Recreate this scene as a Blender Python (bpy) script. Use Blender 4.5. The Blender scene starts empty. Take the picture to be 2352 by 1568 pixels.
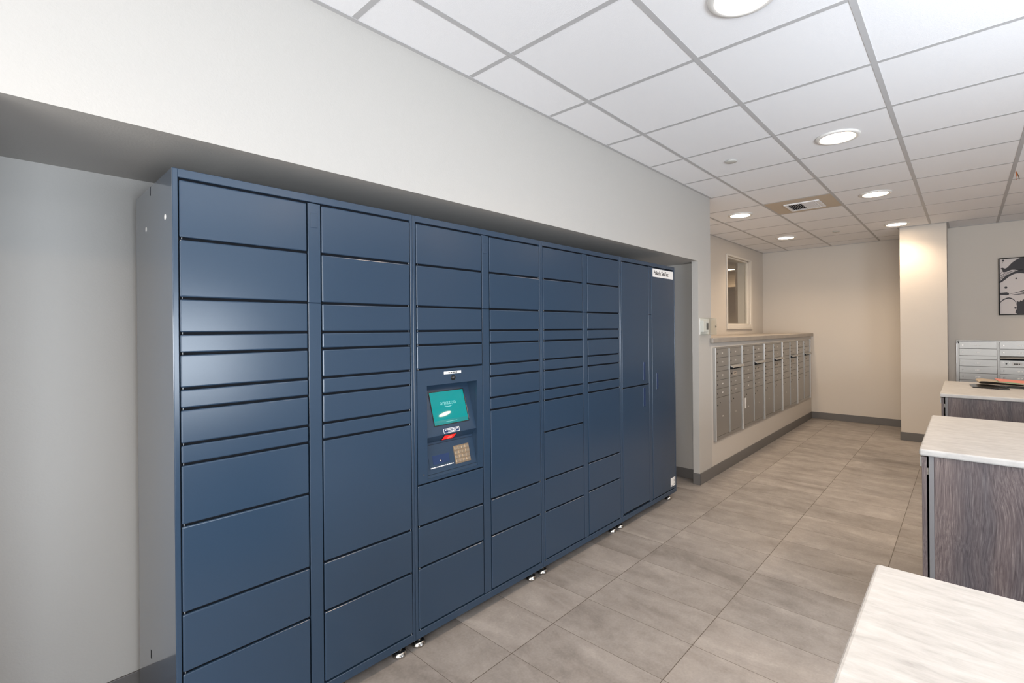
import bpy, bmesh, math, random
from mathutils import Vector, Matrix
random.seed(7)
S = bpy.context.scene
C = S.collection

# ------------------------------------------------------------------ camera
# X runs along the locker wall (away from the camera), Y towards that wall, Z up.
FPX, YAW, PITCH, ROLL, CAMH = 1112.0839, 0.7306, 0.0003, -0.0091, 1.4425
PPX, PPY = 44.9578, -27.7368
def camera():
    f = Vector((math.cos(YAW)*math.cos(PITCH), math.sin(YAW)*math.cos(PITCH), math.sin(PITCH)))
    r = Vector((math.sin(YAW), -math.cos(YAW), 0)); u = r.cross(f)
    r2 = r*math.cos(ROLL)+u*math.sin(ROLL); u2 = -r*math.sin(ROLL)+u*math.cos(ROLL)
    cd = bpy.data.cameras.new('camera'); co = bpy.data.objects.new('camera', cd); C.objects.link(co)
    m = Matrix.Identity(4)
    for i in range(3):
        m[i][0] = r2[i]; m[i][1] = u2[i]; m[i][2] = -f[i]
    m[0][3] = 0; m[1][3] = 0; m[2][3] = CAMH
    co.matrix_world = m
    cd.sensor_width = 36; cd.sensor_fit = 'HORIZONTAL'; cd.lens = FPX/2352*36
    cd.shift_x = -PPX/2352; cd.shift_y = PPY/2352
    cd.clip_start = 0.05; cd.clip_end = 60
    S.camera = co
camera()

# ------------------------------------------------------------------ world, light, exposure
S.view_settings.view_transform = 'Standard'; S.view_settings.look = 'None'
S.view_settings.gamma = 1; S.view_settings.use_curve_mapping = False
S.view_settings.exposure = 0.0
W = bpy.data.worlds.new('world'); S.world = W; W.use_nodes = True
W.node_tree.nodes['Background'].inputs[0].default_value = (0.75, 0.86, 1.0, 1)
W.node_tree.nodes['Background'].inputs[1].default_value = 1.0
WARM = (1.0, 0.77, 0.54); LED_STRENGTH = 34.0; LED_WATTS = 66.0
def area(name, loc, target, sx, sy, power, col):
    l = bpy.data.lights.new(name, 'AREA'); l.shape = 'RECTANGLE'; l.size = sx; l.size_y = sy
    l.energy = power; l.color = col
    o = bpy.data.objects.new(name, l); C.objects.link(o); o.location = loc
    o.rotation_euler = (Vector(target)-Vector(loc)).to_track_quat('-Z', 'Y').to_euler()
    return o
# daylight through the storefront glazing behind the camera
area('daylight_back', (-2.9, -0.6, 1.30), (0, -0.6, 1.4), 3.2, 2.0, 185, (1.0, 0.975, 0.93))
area('daylight_right', (0.4, -2.85, 1.0), (0.4, 0, 0.60), 3.0, 1.3, 205, (0.84, 0.92, 1.0))
# the photographer's flash, aimed up at the ceiling beside the camera
fl = bpy.data.lights.new('bounce_flash', 'SPOT'); fl.energy = 345; fl.color = (0.80, 0.90, 1.0); fl.spot_size = math.radians(102); fl.spot_blend = 1.0; fl.shadow_soft_size = 0.06
fo = bpy.data.objects.new('bounce_flash', fl); C.objects.link(fo); fo.location = (0.7, -1.45, 1.5)
fo.rotation_euler = (Vector((1.75, -1.25, 2.69))-Vector(fo.location)).to_track_quat('-Z', 'Y').to_euler()

# ------------------------------------------------------------------ materials
def new_mat(name):
    m = bpy.data.materials.new(name); m.use_nodes = True
    return m, m.node_tree.nodes, m.node_tree.links, m.node_tree.nodes['Principled BSDF']
def setp(b, col=None, rough=None, metal=None, spec=None, coat=None, coat_rough=None):
    if col: b.inputs['Base Color'].default_value = (*col, 1)
    if rough is not None: b.inputs['Roughness'].default_value = rough
    if metal is not None: b.inputs['Metallic'].default_value = metal
    if spec is not None: b.inputs['Specular IOR Level'].default_value = spec
    if coat is not None: b.inputs['Coat Weight'].default_value = coat
    if coat_rough is not None: b.inputs['Coat Roughness'].default_value = coat_rough
def plain(name, col, rough=0.5, metal=0, spec=0.5, bump=0, bscale=100, coat=None, coat_rough=None, vary=0, vscale=3):
    m, n, l, b = new_mat(name); setp(b, col, rough, metal, spec, coat, coat_rough)
    tc = n.new('ShaderNodeTexCoord')
    if bump:
        no = n.new('ShaderNodeTexNoise'); no.inputs['Scale'].default_value = bscale; no.inputs['Detail'].default_value = 2
        bu = n.new('ShaderNodeBump'); bu.inputs['Strength'].default_value = bump; bu.inputs['Distance'].default_value = 0.002
        l.new(tc.outputs['Object'], no.inputs['Vector']); l.new(no.outputs['Fac'], bu.inputs['Height']); l.new(bu.outputs['Normal'], b.inputs['Normal'])
    if vary:
        no = n.new('ShaderNodeTexNoise'); no.inputs['Scale'].default_value = vscale; no.inputs['Detail'].default_value = 4
        mx = n.new('ShaderNodeMix'); mx.data_type = 'RGBA'
        mx.inputs['A'].default_value = (*[c*(1-vary) for c in col], 1); mx.inputs['B'].default_value = (*[min(1, c*(1+vary)) for c in col], 1)
        l.new(tc.outputs['Object'], no.inputs['Vector']); l.new(no.outputs['Fac'], mx.inputs['Factor']); l.new(mx.outputs['Result'], b.inputs['Base Color'])
    return m
def emis(name, col, strength, base=(0.8, 0.8, 0.8), rough=0.4):
    m, n, l, b = new_mat(name); setp(b, base, rough)
    b.inputs['Emission Color'].default_value = (*col, 1); b.inputs['Emission Strength'].default_value = strength
    return m
def ramp(n, stops):
    r = n.new('ShaderNodeValToRGB'); e = r.color_ramp.elements
    while len(e) < len(stops): e.new(0.5)
    for i, (p, c) in enumerate(stops): e[i].position = p; e[i].color = (*c, 1)
    return r

M = {}
M['wall'] = plain('painted wall', (0.435, 0.422, 0.404), 0.55, spec=0.35, bump=0.25, bscale=160)  # same paint as the next two, toned down against the strong near light
M['wall_lit'] = plain('lit far wall tone', (0.60, 0.555, 0.505), 0.55, spec=0.35, bump=0.25, bscale=160)  # far walls: same paint, the warm brighter light put into the colour
M['wall_half'] = plain('half wall lit tone', (0.53, 0.50, 0.465), 0.55, spec=0.35, bump=0.25, bscale=160)  # half wall: same paint, lightened in colour for the light it gets
M['office_wall'] = plain('office wall', (0.50, 0.42, 0.33), 0.6)
M['base'] = plain('vinyl baseboard', (0.125, 0.12, 0.118), 0.45)
M['tile'] = plain('ceiling tile', (0.82, 0.825, 0.85), 0.9, spec=0.1, bump=0.3, bscale=300)
M['grid'] = plain('ceiling grid', (0.46, 0.46, 0.47), 0.5, spec=0.2)
M['blue'] = plain('blue powder coat', (0.021, 0.041, 0.073), 0.22, spec=0.5, bump=0.035, bscale=600)
M['blue_side'] = plain('smooth blue side coat', (0.021, 0.041, 0.073), 0.3, spec=0.5, coat=1.0, coat_rough=0.07)
M['blue_door'] = M['blue']
M['dark'] = plain('dark cavity', (0.008, 0.009, 0.012), 0.7, spec=0.1)
M['chrome'] = plain('chrome', (0.50, 0.48, 0.45), 0.22, metal=1)
M['pin'] = plain('hinge pin', (0.16, 0.18, 0.20), 0.35, metal=0.6)
M['black'] = plain('black plastic', (0.012, 0.012, 0.013), 0.25)
M['white'] = plain('white plastic', (0.72, 0.71, 0.69), 0.4)
M['label_white'] = plain('white label', (0.72, 0.72, 0.72), 0.5)
M['ink'] = plain('black ink', (0.02, 0.02, 0.02), 0.6)
M['alum'] = plain('anodised aluminium', (0.40, 0.395, 0.385), 0.42, metal=0.75, spec=0.5)
M['alum_lit'] = plain('lit aluminium edge', (0.72, 0.73, 0.74), 0.38, metal=0.6)  # lighter aluminium, the light on the frame edges put into the colour
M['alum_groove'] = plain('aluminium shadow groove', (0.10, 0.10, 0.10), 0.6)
M['trim_white'] = plain('window trim', (0.70, 0.66, 0.60), 0.45)
M['lens'] = emis('downlight diffuser', WARM, LED_STRENGTH)
M['lens_cool'] = M['lens']
M['screen'] = emis('touch screen', (0.0, 0.33, 0.34), 0.85, (0.002, 0.03, 0.03), 0.025)
M['screen_dark'] = emis('screen band', (0.0, 0.25, 0.26), 0.8, (0.01, 0.05, 0.05), 0.08)
M['screen_text'] = emis('screen lettering', (0.18, 0.62, 0.61), 0.9, (0.05, 0.1, 0.1), 0.2)
M['red'] = emis('scanner glow', (0.9, 0.02, 0.015), 0.9, (0.3, 0.01, 0.01), 0.1)
M['red_hot'] = emis('scanner glow bright', (1.0, 0.12, 0.08), 1.4, (0.3, 0.01, 0.01), 0.1)
M['keypad'] = plain('brushed keypad', (0.42, 0.33, 0.24), 0.3, metal=0.8)
M['key'] = plain('keypad key', (0.62, 0.55, 0.46), 0.25, metal=0.9)
M['blue_tray'] = plain('blue plastic pull', (0.010, 0.028, 0.085), 0.35)
M['edge_grey'] = plain('grey edge band', (0.16, 0.16, 0.17), 0.4)
M['vent_panel'] = plain('beige vent panel', (0.50, 0.42, 0.33), 0.5)
M['vent_white'] = plain('vent louver', (0.78, 0.78, 0.80), 0.4)
M['paper_tan'] = plain('tan paper', (0.36, 0.30, 0.235), 0.6, vary=0.15, vscale=20)
M['paper_coral'] = plain('coral printed paper', (0.62, 0.21, 0.16), 0.5)
M['paper_green'] = plain('green printed paper', (0.14, 0.34, 0.20), 0.5)
M['magazine_black'] = plain('glossy black cover', (0.015, 0.014, 0.013), 0.2, vary=0.3, vscale=30)
M['art_paper'] = plain('art paper', (0.66, 0.61, 0.60), 0.6)
M['art_ink'] = plain('charcoal brush ink', (0.035, 0.033, 0.040), 0.6)
M['orange_wire'] = plain('orange wire', (0.45, 0.11, 0.02), 0.5)
M['brown_wire'] = plain('brown wire', (0.10, 0.05, 0.015), 0.5)
M['number'] = plain('pale engraved number', (0.88, 0.88, 0.87), 0.5)

def glass_mat(name, rough=0.02):
    m = bpy.data.materials.new(name); m.use_nodes = True; n = m.node_tree.nodes; l = m.node_tree.links
    n.clear(); o = n.new('ShaderNodeOutputMaterial'); t = n.new('ShaderNodeBsdfTransparent'); g = n.new('ShaderNodeBsdfGlossy')
    g.inputs['Roughness'].default_value = rough
    lw = n.new('ShaderNodeLayerWeight'); fr = n.new('ShaderNodeMath'); fr.operation = 'POWER'; fr.inputs[1].default_value = 4.0
    l.new(lw.outputs['Facing'], fr.inputs[0]); ad = n.new('ShaderNodeMath'); ad.operation = 'MULTIPLY_ADD'; ad.inputs[1].default_value = 0.5; ad.inputs[2].default_value = 0.035
    l.new(fr.outputs[0], ad.inputs[0]); fr = ad; mx = n.new('ShaderNodeMixShader')
    t.inputs[0].default_value = (0.95, 0.96, 0.95, 1)
    l.new(fr.outputs[0], mx.inputs[0]); l.new(t.outputs[0], mx.inputs[1]); l.new(g.outputs[0], mx.inputs[2]); l.new(mx.outputs[0], o.inputs[0])
    return m
M['number_dim'] = plain('faint engraved number', (0.55, 0.53, 0.50), 0.5)
M['plate_tan'] = plain('tan slot plate', (0.42, 0.36, 0.30), 0.5)
M['cover_grey'] = plain('pale grey cover', (0.50, 0.50, 0.48), 0.5)
M['matte_black'] = plain('matte black frame', (0.012, 0.012, 0.012), 0.7, spec=0.2)
M['lock_steel'] = plain('dark steel lock', (0.22, 0.21, 0.20), 0.25, metal=1)
M['glass'] = glass_mat('clear glass')
M['acrylic'] = glass_mat('clear acrylic')

FX0, FY0, FPX_, FPY_ = 1.541, 1.517, 0.2905, 0.5815   # floor tile grid
def floor_mat():
    m, n, l, b = new_mat('porcelain floor tile')
    tc = n.new('ShaderNodeTexCoord'); sp = n.new('ShaderNodeSeparateXYZ'); l.new(tc.outputs['Object'], sp.inputs[0])
    def mth(op, a, c=None, clamp=False):
        q = n.new('ShaderNodeMath'); q.operation = op; q.use_clamp = clamp
        for i, v in enumerate((a, c)):
            if v is None: continue
            if isinstance(v, (int, float)): q.inputs[i].default_value = v
            else: l.new(v, q.inputs[i])
        return q.outputs[0]
    ux = mth('DIVIDE', mth('SUBTRACT', sp.outputs[0], FX0), FPX_); uy = mth('DIVIDE', mth('SUBTRACT', sp.outputs[1], FY0), FPY_)
    ix, iy = mth('FLOOR', ux), mth('FLOOR', uy); fx, fy = mth('FRACT', ux), mth('FRACT', uy)
    dx = mth('MULTIPLY', mth('MINIMUM', fx, mth('SUBTRACT', 1.0, fx)), FPX_)
    dy = mth('MULTIPLY', mth('MINIMUM', fy, mth('SUBTRACT', 1.0, fy)), FPY_)
    d = mth('MINIMUM', dx, dy)
    gx = mth('LESS_THAN', dx, 0.0012); gy = mth('LESS_THAN', dy, 0.0020); grout = mth('MAXIMUM', gx, gy)
    cmb = n.new('ShaderNodeCombineXYZ'); l.new(ix, cmb.inputs[0]); l.new(iy, cmb.inputs[1])
    wn = n.new('ShaderNodeTexWhiteNoise'); wn.noise_dimensions = '3D'; l.new(cmb.outputs[0], wn.inputs['Vector'])
    # per tile offset so the stone pattern changes from tile to tile
    off = n.new('ShaderNodeVectorMath'); off.operation = 'SCALE'; off.inputs['Scale'].default_value = 30; l.new(wn.outputs['Color'], off.inputs[0])
    add = n.new('ShaderNodeVectorMath'); add.operation = 'ADD'; l.new(tc.outputs['Object'], add.inputs[0]); l.new(off.outputs[0], add.inputs[1])
    mp = n.new('ShaderNodeMapping'); mp.inputs['Scale'].default_value = (5.0, 1.9, 1); l.new(add.outputs[0], mp.inputs[0])
    n1 = n.new('ShaderNodeTexNoise'); n1.inputs['Scale'].default_value = 1.1; n1.inputs['Detail'].default_value = 7; n1.inputs['Roughness'].default_value = 0.6; n1.inputs['Distortion'].default_value = 0.7; l.new(mp.outputs[0], n1.inputs['Vector'])
    n2 = n.new('ShaderNodeTexNoise'); n2.inputs['Scale'].default_value = 90; n2.inputs['Detail'].default_value = 3; l.new(tc.outputs['Object'], n2.inputs['Vector'])
    r = ramp(n, [(0.28, (0.190, 0.172, 0.161)), (0.45, (0.252, 0.232, 0.219)), (0.58, (0.287, 0.266, 0.252)), (0.75, (0.350, 0.327, 0.312))])
    l.new(n1.outputs['Fac'], r.inputs[0])
    hv = n.new('ShaderNodeHueSaturation'); l.new(r.outputs[0], hv.inputs['Color'])
    n3 = n.new('ShaderNodeTexNoise'); n3.inputs['Scale'].default_value = 11; n3.inputs['Detail'].default_value = 8; n3.inputs['Roughness'].default_value = 0.65; l.new(add.outputs[0], n3.inputs['Vector'])
    v = mth('ADD', mth('MULTIPLY', wn.outputs['Value'], 0.20), mth('ADD', mth('MULTIPLY', n2.outputs['Fac'], 0.30), mth('ADD', mth('MULTIPLY', n3.outputs['Fac'], 0.55), 0.48))); l.new(v, hv.inputs['Value'])
    mx = n.new('ShaderNodeMix'); mx.data_type = 'RGBA'; l.new(grout, mx.inputs['Factor']); l.new(hv.outputs[0], mx.inputs['A']); mx.inputs['B'].default_value = (0.10, 0.085, 0.072, 1)
    l.new(mx.outputs['Result'], b.inputs['Base Color'])
    setp(b, rough=0.5, spec=0.22)
    bu = n.new('ShaderNodeBump'); bu.inputs['Strength'].default_value = 0.12; bu.inputs['Distance'].default_value = 0.002
    l.new(n2.outputs['Fac'], bu.inputs['Height']); l.new(bu.outputs[0], b.inputs['Normal'])
    return m
M['floor'] = floor_mat()

def counter_mat():
    m, n, l, b = new_mat('pale stone laminate')
    tc = n.new('ShaderNodeTexCoord'); mp = n.new('ShaderNodeMapping'); mp.inputs['Scale'].default_value = (26, 6.5, 12); l.new(tc.outputs['Object'], mp.inputs[0])
    n1 = n.new('ShaderNodeTexNoise'); n1.inputs['Scale'].default_value = 1.6; n1.inputs['Detail'].default_value = 9; n1.inputs['Roughness'].default_value = 0.66; n1.inputs['Distortion'].default_value = 0.4
    l.new(mp.outputs[0], n1.inputs['Vector'])
    r = ramp(n, [(0.25, (0.30, 0.298, 0.295)), (0.42, (0.385, 0.382, 0.38)), (0.56, (0.435, 0.432, 0.43)), (0.78, (0.50, 0.498, 0.495))])
    l.new(n1.outputs['Fac'], r.inputs[0]); l.new(r.outputs[0], b.inputs['Base Color']); setp(b, rough=0.42, spec=0.25)
    return m
M['counter'] = counter_mat()
M['ledge'] = plain('taupe stone ledge', (0.30, 0.27, 0.24), 0.4, vary=0.18, vscale=9)

def wood_mat():
    m, n, l, b = new_mat('grey brown wood laminate')
    tc = n.new('ShaderNodeTexCoord')
    warp = n.new('ShaderNodeTexNoise'); warp.inputs['Scale'].default_value = 1.5; warp.inputs['Detail'].default_value = 2
    mp0 = n.new('ShaderNodeMapping'); mp0.inputs['Scale'].default_value = (1, 2.2, 1.2); l.new(tc.outputs['Object'], mp0.inputs[0]); l.new(mp0.outputs[0], warp.inputs['Vector'])
    sc = n.new('ShaderNodeVectorMath'); sc.operation = 'SCALE'; sc.inputs['Scale'].default_value = 0.10; l.new(warp.outputs['Color'], sc.inputs[0])
    ad = n.new('ShaderNodeVectorMath'); ad.operation = 'ADD'; l.new(tc.outputs['Object'], ad.inputs[0]); l.new(sc.outputs[0], ad.inputs[1])
    mp = n.new('ShaderNodeMapping'); mp.inputs['Scale'].default_value = (170, 170, 5.0); l.new(ad.outputs[0], mp.inputs[0])
    n1 = n.new('ShaderNodeTexNoise'); n1.inputs['Scale'].default_value = 1.5; n1.inputs['Detail'].default_value = 8; n1.inputs['Roughness'].default_value = 0.7; l.new(mp.outputs[0], n1.inputs['Vector'])
    mp2 = n.new('ShaderNodeMapping'); mp2.inputs['Scale'].default_value = (9, 9, 0.6); l.new(ad.outputs[0], mp2.inputs[0])
    n2 = n.new('ShaderNodeTexNoise'); n2.inputs['Scale'].default_value = 1.0; n2.inputs['Detail'].default_value = 3; l.new(mp2.outputs[0], n2.inputs['Vector'])
    r = ramp(n, [(0.28, (0.045, 0.038, 0.041)), (0.46, (0.100, 0.086, 0.090)), (0.60, (0.150, 0.134, 0.135)), (0.78, (0.30, 0.275, 0.268))])
    l.new(n1.outputs['Fac'], r.inputs[0])
    r2 = ramp(n, [(0.35, (0.70, 0.72, 0.78)), (0.65, (1.12, 1.03, 1.0))]); l.new(n2.outputs['Fac'], r2.inputs[0])
    mx = n.new('ShaderNodeMix'); mx.data_type = 'RGBA'; mx.blend_type = 'MULTIPLY'; mx.inputs['Factor'].default_value = 1
    l.new(r.outputs[0], mx.inputs['A']); l.new(r2.outputs[0], mx.inputs['B']); l.new(mx.outputs['Result'], b.inputs['Base Color'])
    setp(b, rough=0.42, spec=0.35)
    return m
M['wood'] = wood_mat()

# ------------------------------------------------------------------ mesh helpers
class MB:
    def __init__(s): s.bm = bmesh.new()
    def _merge(s, t):
        me = bpy.data.meshes.new('tmp'); t.to_mesh(me); t.free(); s.bm.from_mesh(me); bpy.data.meshes.remove(me)
    def box(s, x0, x1, y0, y1, z0, z1, bevel=0, seg=2, rot=None):
        t = bmesh.new(); bmesh.ops.create_cube(t, size=1)
        c = Vector(((x0+x1)/2, (y0+y1)/2, (z0+z1)/2))
        bmesh.ops.scale(t, vec=(abs(x1-x0), abs(y1-y0), abs(z1-z0)), verts=t.verts)
        if bevel: bmesh.ops.bevel(t, geom=list(t.edges), offset=bevel, segments=seg, affect='EDGES', profile=0.5)
        if rot is not None: bmesh.ops.transform(t, matrix=rot, verts=t.verts)
        bmesh.ops.translate(t, vec=c, verts=t.verts); s._merge(t); return s
    def cyl(s, c, axis, r, h, seg=24, r2=None, bevel=0):
        t = bmesh.new(); bmesh.ops.create_cone(t, cap_ends=True, segments=seg, radius1=r, radius2=r if r2 is None else r2, depth=h)
        if bevel: bmesh.ops.bevel(t, geom=[e for e in t.edges if len(e.link_faces) == 2 and any(len(f.verts) > 4 for f in e.link_faces)], offset=bevel, segments=2, affect='EDGES')
        q = Vector(axis).to_track_quat('Z', 'Y').to_matrix().to_4x4(); bmesh.ops.transform(t, matrix=Matrix.Translation(c) @ q, verts=t.verts)
        s._merge(t); return s
    def lathe(s, c, axis, prof, seg=40):
        q = Matrix.Translation(c) @ Vector(axis).to_track_quat('Z', 'Y').to_matrix().to_4x4()
        rings = []
        for r, h in prof:
            if r < 1e-6: rings.append([s.bm.verts.new(q @ Vector((0, 0, h)))])
            else: rings.append([s.bm.verts.new(q @ Vector((r*math.cos(2*math.pi*i/seg), r*math.sin(2*math.pi*i/seg), h))) for i in range(seg)])
        for a, b in zip(rings, rings[1:]):
            for i in range(seg):
                j = (i+1) % seg
                vs = [a[i % len(a)], a[j % len(a)], b[j % len(b)], b[i % len(b)]]
                vs = list(dict.fromkeys(vs))
                if len(vs) >= 3: s.bm.faces.new(vs)
        return s
    def prism(s, pts, f0, f1):
        """pts: 2D outline; f0/f1 map a 2D point to the two 3D ends"""
        a = [s.bm.verts.new(f0(p)) for p in pts]; b = [s.bm.verts.new(f1(p)) for p in pts]
        s.bm.faces.new(a); s.bm.faces.new(list(reversed(b)))
        for i in range(len(pts)):
            j = (i+1) % len(pts); s.bm.faces.new([a[i], b[i], b[j], a[j]])
        return s
    def tube(s, pts, r, seg=8):
        pts = [Vector(p) for p in pts]; rings = []
        for i, p in enumerate(pts):
            d = (pts[min(i+1, len(pts)-1)]-pts[max(i-1, 0)]).normalized(); q = d.to_track_quat('Z', 'Y')
            rings.append([s.bm.verts.new(p + q @ Vector((r*math.cos(2*math.pi*k/seg), r*math.sin(2*math.pi*k/seg), 0))) for k in range(seg)])
        for a, b in zip(rings, rings[1:]):
            for k in range(seg): s.bm.faces.new([a[k], a[(k+1) % seg], b[(k+1) % seg], b[k]])
        s.bm.faces.new(list(reversed(rings[0]))); s.bm.faces.new(rings[-1]); return s
    def sheet(s, rows, th):
        """rows of 3D points -> thin solid sheet"""
        up = Vector((0, 0, th)); A = [[s.bm.verts.new(Vector(p)) for p in r] for r in rows]; B = [[s.bm.verts.new(Vector(p)+up) for p in r] for r in rows]
        R, K = len(rows), len(rows[0])
        for i in range(R-1):
            for j in range(K-1):
                s.bm.faces.new([A[i][j], A[i][j+1], A[i+1][j+1], A[i+1][j]]); s.bm.faces.new([B[i][j], B[i+1][j], B[i+1][j+1], B[i][j+1]])
        for i in range(R-1):
            for j in (0, K-1): s.bm.faces.new([A[i][j], A[i+1][j], B[i+1][j], B[i][j]])
        for j in range(K-1):
            for i in (0, R-1): s.bm.faces.new([A[i][j], A[i][j+1], B[i][j+1], B[i][j]])
        return s
    def build(s, name, mat, parent=None, smooth=False, label=None):
        bm = s.bm; bmesh.ops.recalc_face_normals(bm, faces=bm.faces)
        if parent is not None: org = wloc(parent)
        else:
            xs = [v.co for v in bm.verts]
            org = Vector(((min(v.x for v in xs)+max(v.x for v in xs))/2, (min(v.y for v in xs)+max(v.y for v in xs))/2, min(v.z for v in xs)))
        bmesh.ops.translate(bm, vec=-org, verts=bm.verts)
        me = bpy.data.meshes.new(name); bm.to_mesh(me); bm.free(); me.materials.append(mat)
        if smooth:
            for p in me.polygons: p.use_smooth = True
        o = bpy.data.objects.new(name, me); C.objects.link(o)
        if parent is None: o.location = org
        else: o.parent = parent
        if label: o['label'] = label
        return o
def wloc(o):
    v = Vector(o.location)
    while o.parent: o = o.parent; v += Vector(o.location)
    return v
def thing(name, label, cat, loc, group=None):
    o = bpy.data.objects.new(name, None); C.objects.link(o); o.empty_display_size = 0.05; o.location = loc
    o['label'] = label; o['category'] = cat
    if group: o['group'] = group
    return o
def tag(o, label, cat, group=None):
    o['label'] = label; o['category'] = cat
    if group: o['group'] = group
    return o
def struct(name, mb, mat):
    """setting: mesh stays in world coordinates so textures run on from piece to piece"""
    bm = mb.bm; bmesh.ops.recalc_face_normals(bm, faces=bm.faces)
    me = bpy.data.meshes.new(name); bm.to_mesh(me); bm.free(); me.materials.append(mat)
    o = bpy.data.objects.new(name, me); C.objects.link(o); o['kind'] = 'structure'; return o
def text(name, s, size, fn, mat, parent, align='LEFT', bold=0.0, sx=1.0, th=0.0006, label=None):
    """lettering as a thin mesh; fn maps (u, v, w) of the text plane to world"""
    cu = bpy.data.curves.new('t', 'FONT'); cu.body = s; cu.size = size; cu.align_x = align; cu.extrude = th; cu.offset = bold; cu.resolution_u = 3
    ob = bpy.data.objects.new('t', cu); me = bpy.data.meshes.new_from_object(ob)
    bm = bmesh.new(); bm.from_mesh(me); bpy.data.meshes.remove(me); bpy.data.objects.remove(ob); bpy.data.curves.remove(cu)
    for v in bm.verts: v.co = Vector(fn(v.co.x*sx, v.co.y, v.co.z))
    mb = MB(); mb.bm.free(); mb.bm = bm
    return mb.build(name, mat, parent, label=label)
def microprint(name, fn, u0, u1, v0, v1, mat, parent, seed=1, rows=1):
    """a line of print too small to read: short dashes"""
    rnd = random.Random(seed); m = MB(); rh = (v1-v0)/rows
    for k in range(rows):
        u = u0
        while u < u1-0.001:
            l_ = min(rnd.uniform(0.6, 2.2)*rh, u1-u); a, b = v0+rh*k+rh*0.12, v0+rh*(k+1)-rh*0.12
            q = [m.bm.verts.new(Vector(fn(x, y, z))) for x, y, z in [(u, a, 0), (u+l_, a, 0), (u+l_, b, 0), (u, b, 0), (u, a, 0.0004), (u+l_, a, 0.0004), (u+l_, b, 0.0004), (u, b, 0.0004)]]
            for f_ in ((0, 1, 2, 3), (7, 6, 5, 4), (0, 4, 5, 1), (1, 5, 6, 2), (2, 6, 7, 3), (3, 7, 4, 0)): m.bm.faces.new([q[i] for i in f_])
            u += l_+rnd.uniform(0.25, 0.7)*rh
    return m.build(name, mat, parent)
def copy_tree(o, parent=None):
    kids = list(o.children)
    c = o.copy(); C.objects.link(c); c.parent = parent
    for k in kids: copy_tree(k, c)
    return c

# ------------------------------------------------------------------ setting
YW = 1.828; HC = 2.688; HH = 2.0593; YB = 2.484; XF = 8.685; YR = 2.538; XE = 4.633; XA = 8.18
XMIN, YMIN = -3.0, -3.0
struct('floor', MB().box(XMIN, 12.2, YMIN, 6.6, -0.12, 0), M['floor'])
struct('ceiling', MB().box(XMIN, 12.2, YMIN, 6.6, HC+0.0032, HC+0.12), M['tile'])

# tee grid under the tiles
g = MB(); W2 = 0.012
def gbox(x0, x1, y0, y1, e=0): g.box(x0, x1, y0, y1, HC+0.0018-e, HC+0.0030)
for k in range(-8, 12):
    X = 1.5843+0.6096*k
    if X < XMIN or X > XF: continue
    ymax = YW if X < XE else YR
    ymin = YMIN if X < 7.69 else (0.162 if X < XA else 0.615)
    if 7.69 < X < XA: gbox(X-W2, X+W2, 0.615, ymax); gbox(X-W2, X+W2, YMIN, 0.162)
    elif X > XA: gbox(X-W2, X+W2, 0.615, ymax)
    else: gbox(X-W2, X+W2, YMIN, ymax)
for k in range(-1, 10):
    Y = 1.5318-0.6096*k
    if Y > YW: gbox(XE, XF, Y-W2, Y+W2, 0.0006)
    elif Y > 0.615: gbox(XMIN, XF, Y-W2, Y+W2, 0.0006)
    elif Y > 0.162: gbox(XMIN, 7.69, Y-W2, Y+W2, 0.0006)
    elif Y > YMIN: gbox(XMIN, XA, Y-W2, Y+W2, 0.0006)
struct('trim_1', g, M['grid'])
a = MB()                       # wall angle around the edge of the ceiling
for x0, x1, y0, y1 in [(XMIN, XE, YW-0.022, YW), (XE, XE+0.022, YW-0.022, YR), (XE, XF, YR-0.022, YR), (XF-0.022, XF, 0.615, YR),
                       (7.68, 7.702, 0.15, 0.63), (7.70, XA, 0.14, 0.162), (7.70, XF, 0.615, 0.637), (XA-0.022, XA, YMIN, 0.162)]:
    a.box(x0, x1, y0, y1, HC+0.0003, HC+0.0030)
struct('trim_2', a, M['grid'])

w = MB()
w.box(XMIN, XE, YW, 2.60, HH, HC+0.01)          # header over the niche
w.box(XMIN, -0.03, YW, 2.60, 0, HH)               # pier left of the niche
w.box(4.34, XE, YW, 1.888, 0, HH)                # jamb
w.box(4.47, XE, 1.888, 2.60, 0, HH)
struct('wall_left', w, M['wall'])
struct('wall_recess', MB().box(-0.03, 4.47, YB, 2.60, 0, HH), M['wall'])
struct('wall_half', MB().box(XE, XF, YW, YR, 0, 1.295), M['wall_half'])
WX0, WX1, WZ0, WZ1 = 7.03, 8.005, 1.49, 2.478
w = MB()
w.box(XE-0.01, WX0, YR, 2.72, 0, HC+0.01); w.box(WX1, XF, YR, 2.72, 0, HC+0.01)
w.box(WX0, WX1, YR, 2.72, 0, WZ0); w.box(WX0, WX1, YR, 2.72, WZ1, HC+0.01)
struct('wall_office', w, M['wall_lit'])
struct('wall_far', MB().box(XF, XF+0.14, 0.16, 2.72, 0, HC+0.01), M['wall_lit'])
struct('wall_pillar', MB().box(7.70, XF, 0.162, 0.615, 0, HC+0.01), M['wall_lit'])
struct('wall_art', MB().box(XA, XA+0.14, YMIN, 0.162, 0, HC+0.01), M['wall_lit'])
w = MB(); w.box(XMIN-0.14, XMIN, YMIN, -2.45, 0, HC+0.1); w.box(XMIN-0.14, XMIN, 0.95, YW, 0, HC+0.1)
w.box(XMIN-0.14, XMIN, -2.45, 0.95, 0, 0.25); w.box(XMIN-0.14, XMIN, -2.45, 0.95, 2.62, HC+0.1)
struct('wall_back', w, M['wall'])
w = MB(); w.box(XMIN, -1.15, YMIN-0.14, YMIN, 0, HC+0.1); w.box(2.95, XA, YMIN-0.14, YMIN, 0, HC+0.1)
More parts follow.
